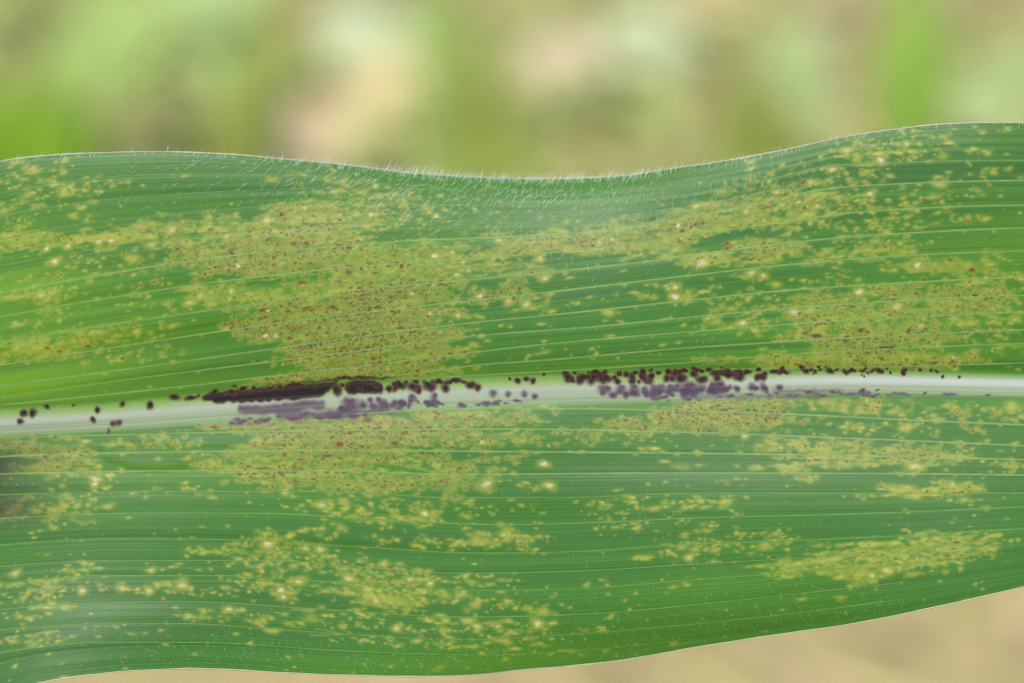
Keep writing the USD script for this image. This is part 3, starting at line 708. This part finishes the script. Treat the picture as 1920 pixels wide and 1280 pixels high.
# hairs: long ones on the upper edge, short ones over the blade
def hairs(name, X, Y, length, lean_x, lean_y, lift, width, curl):
    n, m = len(X), 5
    pts = np.zeros((n, m, 3))
    base = on_leaf(X, Y, 0.0)
    s = length * PX * D0
    side = np.stack([lean_x, lean_y, lift], 1)
    side /= np.linalg.norm(side, axis=1, keepdims=True)
    bend = rng.normal(0, 1, (n, 3)) * curl[:, None]
    for i in range(m):
        t_ = i / (m - 1)
        d = side * t_ + bend * t_ * t_ * .5
        pts[:, i] = base + s[:, None] * (d[:, :1] * RIGHT + d[:, 1:2] * UPV - d[:, 2:] * FWD)
    c = UsdGeom.BasisCurves.Define(stage, numbered(str(leaf.GetPath()) + '/' + name))
    c.CreateTypeAttr('linear')
    c.CreatePointsAttr(Vt.Vec3fArray.FromNumpy(pts.reshape(-1, 3).astype(np.float32)))
    c.CreateCurveVertexCountsAttr(Vt.IntArray.FromNumpy(np.full(n, m, np.int32)))
    wd = (width[:, None] * np.linspace(1, .25, m)[None, :] * PX * D0).astype(np.float32)
    c.CreateWidthsAttr(Vt.FloatArray.FromNumpy(np.ascontiguousarray(wd.ravel())))
    c.SetWidthsInterpolation('vertex')
    UsdShade.MaterialBindingAPI.Apply(c.GetPrim()).Bind(M_HAIR)
    tag(c.GetPrim(), None, None, None, 'stuff')


def dens(X):   # how hairy the upper edge is along the leaf
    return np.interp(X, [-60, 100, 300, 420, 560, 700, 950, 1150, 1300, 1500, 1620, 1750, 2000], [.25, .3, .3, .35, .6, .95, 1, .85, .5, .5, .25, .12, .1])


X = rng.uniform(-50, 1970, 1500); X = X[rng.random(len(X)) < dens(X)]
n = len(X)
hairs('edge_hair', X, TOP(X) + rng.uniform(0, 9, n), rng.uniform(9, 24, n) * (.55 + .45 * dens(X)), rng.normal(.42, .22, n), rng.uniform(.7, 1.1, n), rng.uniform(.1, .5, n), rng.uniform(.28, .55, n), np.full(n, .16))
X = rng.uniform(200, 1560, 3600); v_ = rng.gamma(1.6, 42, len(X))
ok = (rng.random(len(X)) < dens(X)) & (v_ < 230) & (rng.random(len(X)) < np.interp(np.abs(X - 900), [0, 350, 700], [1, .8, .25]))
X, v_ = X[ok], v_[ok]; n = len(X)
tilt = np.interp(X, [300, 700, 900, 1100, 1500], [1.2, 1.0, .8, .35, .1])
hairs('surface_hair', X, TOP(X) + 4 + v_, rng.uniform(6, 15, n), rng.normal(0, .35, n) + tilt, rng.normal(.65, .25, n), rng.uniform(.15, .6, n), rng.uniform(.22, .45, n), np.full(n, .3))
X = rng.uniform(-40, 1960, 900); Y = rng.uniform(300, 1240, len(X))
ok = (Y > TOP(X) + 20) & (Y < BOT(X) - 8); X, Y = X[ok], Y[ok]; n = len(X)
hairs('surface_hair', X, Y, rng.uniform(4, 10, n), rng.normal(-.2, .4, n), rng.uniform(.3, 1, n), rng.uniform(.3, 1, n), rng.uniform(.15, .32, n), np.full(n, .25))
X = rng.uniform(150, 1700, 850); Y = BOT(X) - rng.gamma(1.8, 26, len(X)); n = len(X)
hairs('surface_hair', X, Y, rng.uniform(5, 14, n), rng.normal(-.5, .35, n), rng.uniform(.3, 1, n), rng.uniform(.2, .7, n), rng.uniform(.12, .26, n), np.full(n, .25))

# the film of water on the leaf
rr_, aa_ = np.meshgrid(np.linspace(0, 1, 9), np.linspace(0, 2 * math.pi, 25), indexing='ij')
Xg, Yg = 324 + 11 * rr_ * np.cos(aa_) * (1 + .12 * np.sin(2 * aa_)), 834 + 8 * rr_ * np.sin(aa_)
v, f, nn = gridmesh(on_leaf(Xg, Yg, .004 + .16 * np.sqrt(np.clip(1 - rr_ ** 2, 0, 1))))
nn = nn * np.sign((nn @ -FWD))[:, None]
M_WATER = mat('water_film', {'fr': ('fresnel', dict(IOR=1.33)), 'tr': ('transparent_bsdf', {}), 'g': ('glossy_bsdf', dict(roughness=.08, color=(1, 1, 1))), 'm': ('mix_closure', {})},
              [('fr.fac', 'm.fac'), ('tr.BSDF', 'm.closure1'), ('g.BSDF', 'm.closure2')], 'm.closure')
water = put(None, 'water_drop', v, f, M_WATER, nn)
tag(water, 'tiny clear water drop in the wet patch below the pale midrib', 'water')

# ------------------------------------------------------------------ the ground far below, out of focus
def fbm2(x, y, sc, seed):
    r = np.random.default_rng(seed)
    a = ndi.gaussian_filter(r.standard_normal((256, 256)), 2, mode='wrap'); a /= a.std()
    return ndi.map_coordinates(a, [(y / sc * 6) % 256, (x / sc * 6) % 256], order=1, mode='grid-wrap')


GX, GY = np.meshgrid(np.concatenate([np.linspace(-40, -2.2, 20), np.linspace(-2, 2, 160), np.linspace(2.2, 40, 20)]), np.concatenate([np.linspace(-20, .2, 12), np.linspace(.3, 4, 150), np.linspace(4.3, 60, 24)]))
GZ = .012 * fbm2(GX, GY, .35, 5) + .006 * fbm2(GX, GY, .08, 6)
v, f, nn = gridmesh(np.stack([GX, GY, GZ], -1)[::-1])
M_GROUND = mat('ground', {
    'pos': ('geometry', {}), 'n': ('noise_texture', dict(scale=9.0, detail=4.0)), 'n2': ('noise_texture', dict(scale=55.0, detail=3.0)),
    'r': ('rgb_ramp', dict(ramp=[(.30, (.23, .215, .085)), (.50, (.37, .315, .142)), (.72, (.46, .365, .19))])),
    'r2': ('rgb_ramp', dict(ramp=[(.3, (.7, .72, .62)), (.7, (1.15, 1.12, 1.05))])),
    'mx': ('mix_color', dict(blend_type='multiply', fac=1.0, use_clamp=False)), 'b': ('bump', dict(strength=.6, distance=.01)),
    'p': ('principled_bsdf', dict(roughness=.9, specular_ior_level=.15))},
    [('pos.position', 'n.vector'), ('pos.position', 'n2.vector'), ('n.fac', 'r.fac'), ('n2.fac', 'r2.fac'), ('r.color', 'mx.a'), ('r2.color', 'mx.b'), ('mx.result', 'p.base_color'), ('n2.fac', 'b.height'), ('b.normal', 'p.normal')], 'p.BSDF')
gr = put(None, 'ground', v, f, M_GROUND, nn)
tag(gr, 'pale straw coloured soil far below the leaf', 'ground', kind='structure')

# broken straw on it
def ribbons(P, Wd, thick=.0006):
    """Thin closed strips: P (k, m, 3) centre lines, Wd (k, m, 3) half-width vectors."""
    k, m = P.shape[:2]
    up = np.array([0, 0, thick])
    ring = np.stack([P - Wd, P + .0 * Wd + up, P + Wd, P - up], 2)      # k, m, 4, 3
    i = np.arange(k * m * 4).reshape(k, m, 4)
    fs = [np.stack([i[:, :-1, a], i[:, :-1, (a + 1) % 4], i[:, 1:, (a + 1) % 4], i[:, 1:, a]], -1).reshape(-1, 4) for a in range(4)]
    caps = [i[:, 0, ::-1].reshape(-1, 4), i[:, -1].reshape(-1, 4)]
    return ring.reshape(-1, 3), np.concatenate(fs + caps)


k = 1500
cx, cy = rng.uniform(-.75, .75, k), rng.uniform(.75, 2.6, k)
an, ln = rng.uniform(0, math.pi, k), rng.uniform(.02, .11, k)
tpar = np.linspace(-.5, .5, 4)
P = np.stack([cx[:, None] + np.cos(an)[:, None] * tpar * ln[:, None], cy[:, None] + np.sin(an)[:, None] * tpar * ln[:, None], np.zeros((k, 4))], -1)
P[..., 2] = .012 * fbm2(P[..., 0], P[..., 1], .35, 5) + .009 + rng.uniform(0, .012, k)[:, None]
Wd = np.stack([-np.sin(an), np.cos(an), 0 * an], -1)[:, None] * rng.uniform(.0015, .005, k)[:, None, None] * np.ones((1, 4, 1))
v, f = ribbons(P, Wd)
M_STRAW = plain('straw', (.56, .42, .20), .7, 0, .3, .3, 12.0)
st = put(None, 'straw_litter', v, f, M_STRAW)
tag(st, 'broken pale straw scattered over the soil', 'straw', kind='stuff')


def blade_mesh(base, tip, sag, width, side, m=14):
    """One grass or maize blade: an arched, folded, tapering strip with thickness."""
    base, tip = np.asarray(base, float), np.asarray(tip, float)
    s = np.linspace(0, 1, m)[:, None]
    C = base * (1 - s) + tip * s + np.array([0, 0, 1.0]) * sag * np.sin(np.pi * s)
    w = width * .5 * np.clip(np.sin(np.pi * (s * .86 + .14)) ** .7, .02, 1)
    side = np.asarray(side, float); side = side / np.linalg.norm(side)
    T = np.gradient(C, axis=0); N = np.cross(T, side); N /= np.linalg.norm(N, axis=1, keepdims=True)
    prof = [(-1, .22), (-.5, .05), (0, -.08), (.5, .05), (1, .22), (.5, .01), (0, -.13), (-.5, .01), (-1, .22)]
    return gridmesh(np.stack([C + side * w * a + N * w * b for a, b in prof]))


def leaf_mesh(centre, along, normal, length, width, cup=.12, m=12):
    """A broad leaf: pointed oval with a folded middle, with thickness."""
    a = np.asarray(along, float); n_ = np.asarray(normal, float)
    a = a / np.linalg.norm(a); n_ = n_ - a * (n_ @ a); n_ /= np.linalg.norm(n_); b = np.cross(n_, a)
    s = np.linspace(-.5, .5, m)[:, None]
    w = width * .5 * np.clip(1 - np.abs(2 * s) ** 2.3, 0.001, 1) ** .6
    prof = [(-1, .5, 0), (-.6, .28, 0), (0, 0, 0), (.6, .28, 0), (1, .5, 0), (.6, .28, -1), (0, 0, -1), (-.6, .28, -1), (-1, .5, 0)]
    c = np.asarray(centre, float)
    return gridmesh(np.stack([c + a * s * length + b * w * p_ + n_ * (w * q_ * cup * 2 - cup * length * 2 * s * s + t_ * .0006) for p_, q_, t_ in prof]))


def stem_mesh(p, q, r, m=8):
    p, q = np.asarray(p, float), np.asarray(q, float)
    s = np.linspace(0, 1, m)[:, None]
    C = p * (1 - s) + q * s + np.array([.004, 0, .0]) * np.sin(s * 5)
    return gridmesh(np.stack([C + r * (1 - .4 * s) * np.array([math.cos(a), math.sin(a), 0]) for a in np.linspace(0, 2 * math.pi, 9)]))


TO_CAM = -FWD

# low growth that covers the soil behind the leaf
k = 2600
cx, cy = rng.uniform(-.8, .8, k), rng.uniform(1.42, 2.7, k)
an, ln = rng.uniform(0, 6.28, k), rng.uniform(.02, .06, k)
tpar = np.linspace(0, 1, 5)
P = np.stack([cx[:, None] + np.cos(an)[:, None] * tpar * ln[:, None], cy[:, None] + np.sin(an)[:, None] * tpar * ln[:, None],
              rng.uniform(.005, .03, k)[:, None] + tpar * rng.uniform(.01, .05, k)[:, None] - .02 * tpar ** 2], -1)
Wd = np.stack([-np.sin(an), np.cos(an), 0 * an], -1)[:, None] * (rng.uniform(.004, .011, k)[:, None] * (np.sin(np.pi * (tpar * .8 + .17)) ** .8)[None])[..., None]
v, f = ribbons(P, Wd)
M_COVER = plain('ground_cover', (.45, .59, .14), .6, .4, .3, .2, 7.0, (.56, .56, .23))
co = put(None, 'ground_cover', v, f, M_COVER)
tag(co, 'low green weeds covering the soil behind the leaf', 'weeds', kind='stuff')
greens = {'grass': plain('grass_green', (.38, .62, .05), .5, .5, .4, .3, 20.0), 'lime': plain('lime_green', (.46, .68, .12), .5, .5, .4, .2, 20.0),
          'olive': plain('olive_green', (.54, .62, .14), .6, .5, .3, .3, 20.0), 'pale': plain('pale_green', (.46, .60, .19), .5, .4, .5, .15, 15.0),
          'mid': plain('mid_green', (.50, .66, .18), .5, .5, .4, .25, 20.0), 'grey': plain('grey_green', (.38, .48, .17), .6, .2, .4, .15, 15.0),
          'cream': plain('dry_cream', (.55, .61, .34), .7, .15, .3, .12, 15.0), 'straw': plain('dry_straw', (.74, .61, .29), .7, .15, .3, .2, 15.0),
          'peach': plain('dry_peach', (.74, .56, .30), .7, .15, .3, .15, 15.0), 'pink': plain('dry_pink', (.66, .54, .32), .7, .15, .3, .2, 15.0),
          'dark': plain('dark_soil', (.05, .028, .018), .9, 0, .2, .4, 40.0), 'shade': plain('dead_stem', (.26, .25, .11), .8, 0, .2, .3, 30.0)}


def weed(label, base_px, leaves, colour, group=None):
    """A broad-leaved weed: a stem from the ground, a leaf at each given pixel (x, y, radius, stretch, turn)."""
    base = ground_at(*base_px)
    t_ = thing('broadleaf_weed', label, 'weed', base, group)
    top = np.zeros(3)
    for X_, Y_, r_, st_, tu in leaves:
        d_ = np.linalg.norm(base - EYE) * .93
        D = d_ * (FWD @ ((base - EYE) / np.linalg.norm(base - EYE)))
        c = at(X_, Y_, D) - base
        al = math.cos(tu) * RIGHT + math.sin(tu) * UPV
        v, f, n = leaf_mesh(c, al, TO_CAM * .8 + np.array([0, 0, .5]), 2 * r_ * PX * D * st_, 2 * r_ * PX * D)
        put(t_, 'leaf', v, f, greens[colour], n)
        v, f, n = stem_mesh((0, 0, -.01), c - al * r_ * PX * D * st_ * .8, .0018)
        put(t_, 'stem', v, f, greens['olive'], n)


def shoot(label, blades, colour, group=None, name='grass_clump', cat='grass'):
    """A clump of blades: each from a foot pixel on the ground to a tip pixel (x, y), width in pixels."""
    base = ground_at(np.mean([b[0] for b in blades]), np.mean([b[1] for b in blades]))
    t_ = thing(name, label, cat, base, group)
    for fx, fy, tx, ty, wpx in blades:
        p0 = ground_at(fx, fy)
        D = (p0 - EYE) @ FWD
        p1 = at(tx, ty, D * .96)
        v, f, n = blade_mesh(p0 - base - np.array([0, 0, .01]), p1 - base, .01, wpx * PX * D, RIGHT + .25 * TO_CAM)
        put(t_, 'blade', v, f, greens[colour], n)


def litter(label, X_, Y_, r_, st_, tu, colour, cat='dry leaf', name='fallen_leaf'):
    p = ground_at(X_, Y_, .02)
    D = (p - EYE) @ FWD
    t_ = thing(name, label, cat, p)
    al = math.cos(tu) * RIGHT + math.sin(tu) * np.array([0, 1.0, 0])
    v, f, n = leaf_mesh((0, 0, .012), al, TO_CAM + np.array([0, 0, 1.1]), 2 * r_ * PX * D * st_, 2.1 * r_ * PX * D, .10)
    put(t_, 'leaf_blade', v, f, greens[colour], n)
    v, f, n = stem_mesh(al * r_ * PX * D * st_ * .9, al * r_ * PX * D * st_ * 1.5 + np.array([0, 0, -.006]), .0015)
    put(t_, 'leaf_stalk', v, f, greens['shade'], n)


shoot('bright green grass clump behind the left end of the leaf', [(20, 420, -60, 90, 60), (60, 420, 20, 150, 70), (90, 430, 120, 170, 70), (130, 430, 190, 120, 60), (50, 440, 90, 110, 60), (-20, 420, -40, 160, 60), (110, 420, 150, 230, 60)], 'grass')
weed('weed with broad pale green leaves at the top left', (330, 300), [(415, 90, 72, 1.2, -1.2), (360, 20, 70, 1.5, .2), (400, -30, 90, 1.3, 0)], 'pale')
weed('mid green broad leaved weed beside the bright grass clump', (210, 330), [(215, 60, 95, 1.2, .9), (140, 130, 75, 1.3, 1.1), (240, 140, 45, 1.5, -.9)], 'mid')
shoot('olive green shoots standing between the pale weed and cream leaf', [(440, 420, 450, 80, 50), (455, 420, 500, 40, 55), (430, 430, 400, 180, 40), (470, 400, 520, -30, 60)], 'olive')
litter('pale cream dry leaf lying behind the upper edge', 690, 95, 88, 1.15, .3, 'cream')
litter('golden straw coloured dry leaf under the cream leaf', 735, 190, 82, 1.2, -.3, 'straw')
litter('tan dry leaf close above the left part of the leaf edge', 610, 275, 75, 1.4, .1, 'peach')
shoot('light green shoots rising beside the golden dry leaf', [(840, 420, 800, -40, 60), (860, 430, 840, -60, 60), (830, 420, 870, 40, 50)], 'mid')
shoot('olive grass clump standing at the middle of the upper edge', [(900, 430, 880, 60, 60), (910, 440, 920, 100, 65), (890, 450, 960, 180, 60), (880, 440, 850, 160, 55), (930, 450, 990, 240, 60)], 'olive')
litter('pinkish tan dry leaf lying between two green clumps', 1060, 130, 70, 1.5, .9, 'pink')
litter('pale yellow green fading leaf lying near the top middle', 1215, 100, 82, 1.2, .6, 'cream')
litter('peach coloured dry leaf at the very top of the view', 1340, 5, 52, 1.6, .1, 'peach')
shoot('olive shoots standing right of the fading leaf', [(1400, 420, 1380, 120, 55), (1420, 420, 1440, 150, 60), (1410, 430, 1350, 190, 50), (1440, 430, 1490, 200, 50)], 'olive')
weed('grey green round leaved weed left of the lime shoot', (1500, 330), [(1490, 110, 66, 1.15, 1.2), (1530, 190, 45, 1.3, -.4)], 'grey')
litter('dark dead stalk piece lying behind the round leaved weed', 1590, 50, 38, 3.0, 1.3, 'shade')
shoot('lime green maize seedling standing tall on the right', [(1700, 400, 1720, -90, 95), (1690, 400, 1660, 40, 70), (1720, 400, 1755, 60, 70)], 'lime', name='maize_seedling', cat='seedling')
weed('pale grey green weed low at the right edge', (1860, 360), [(1850, 185, 66, 1.2, .4), (1930, 130, 50, 1.2, 1.2)], 'grey')
litter('dark brown clod of rotten leaf in the top right corner', 1908, -5, 75, 1.5, 1.2, 'dark')
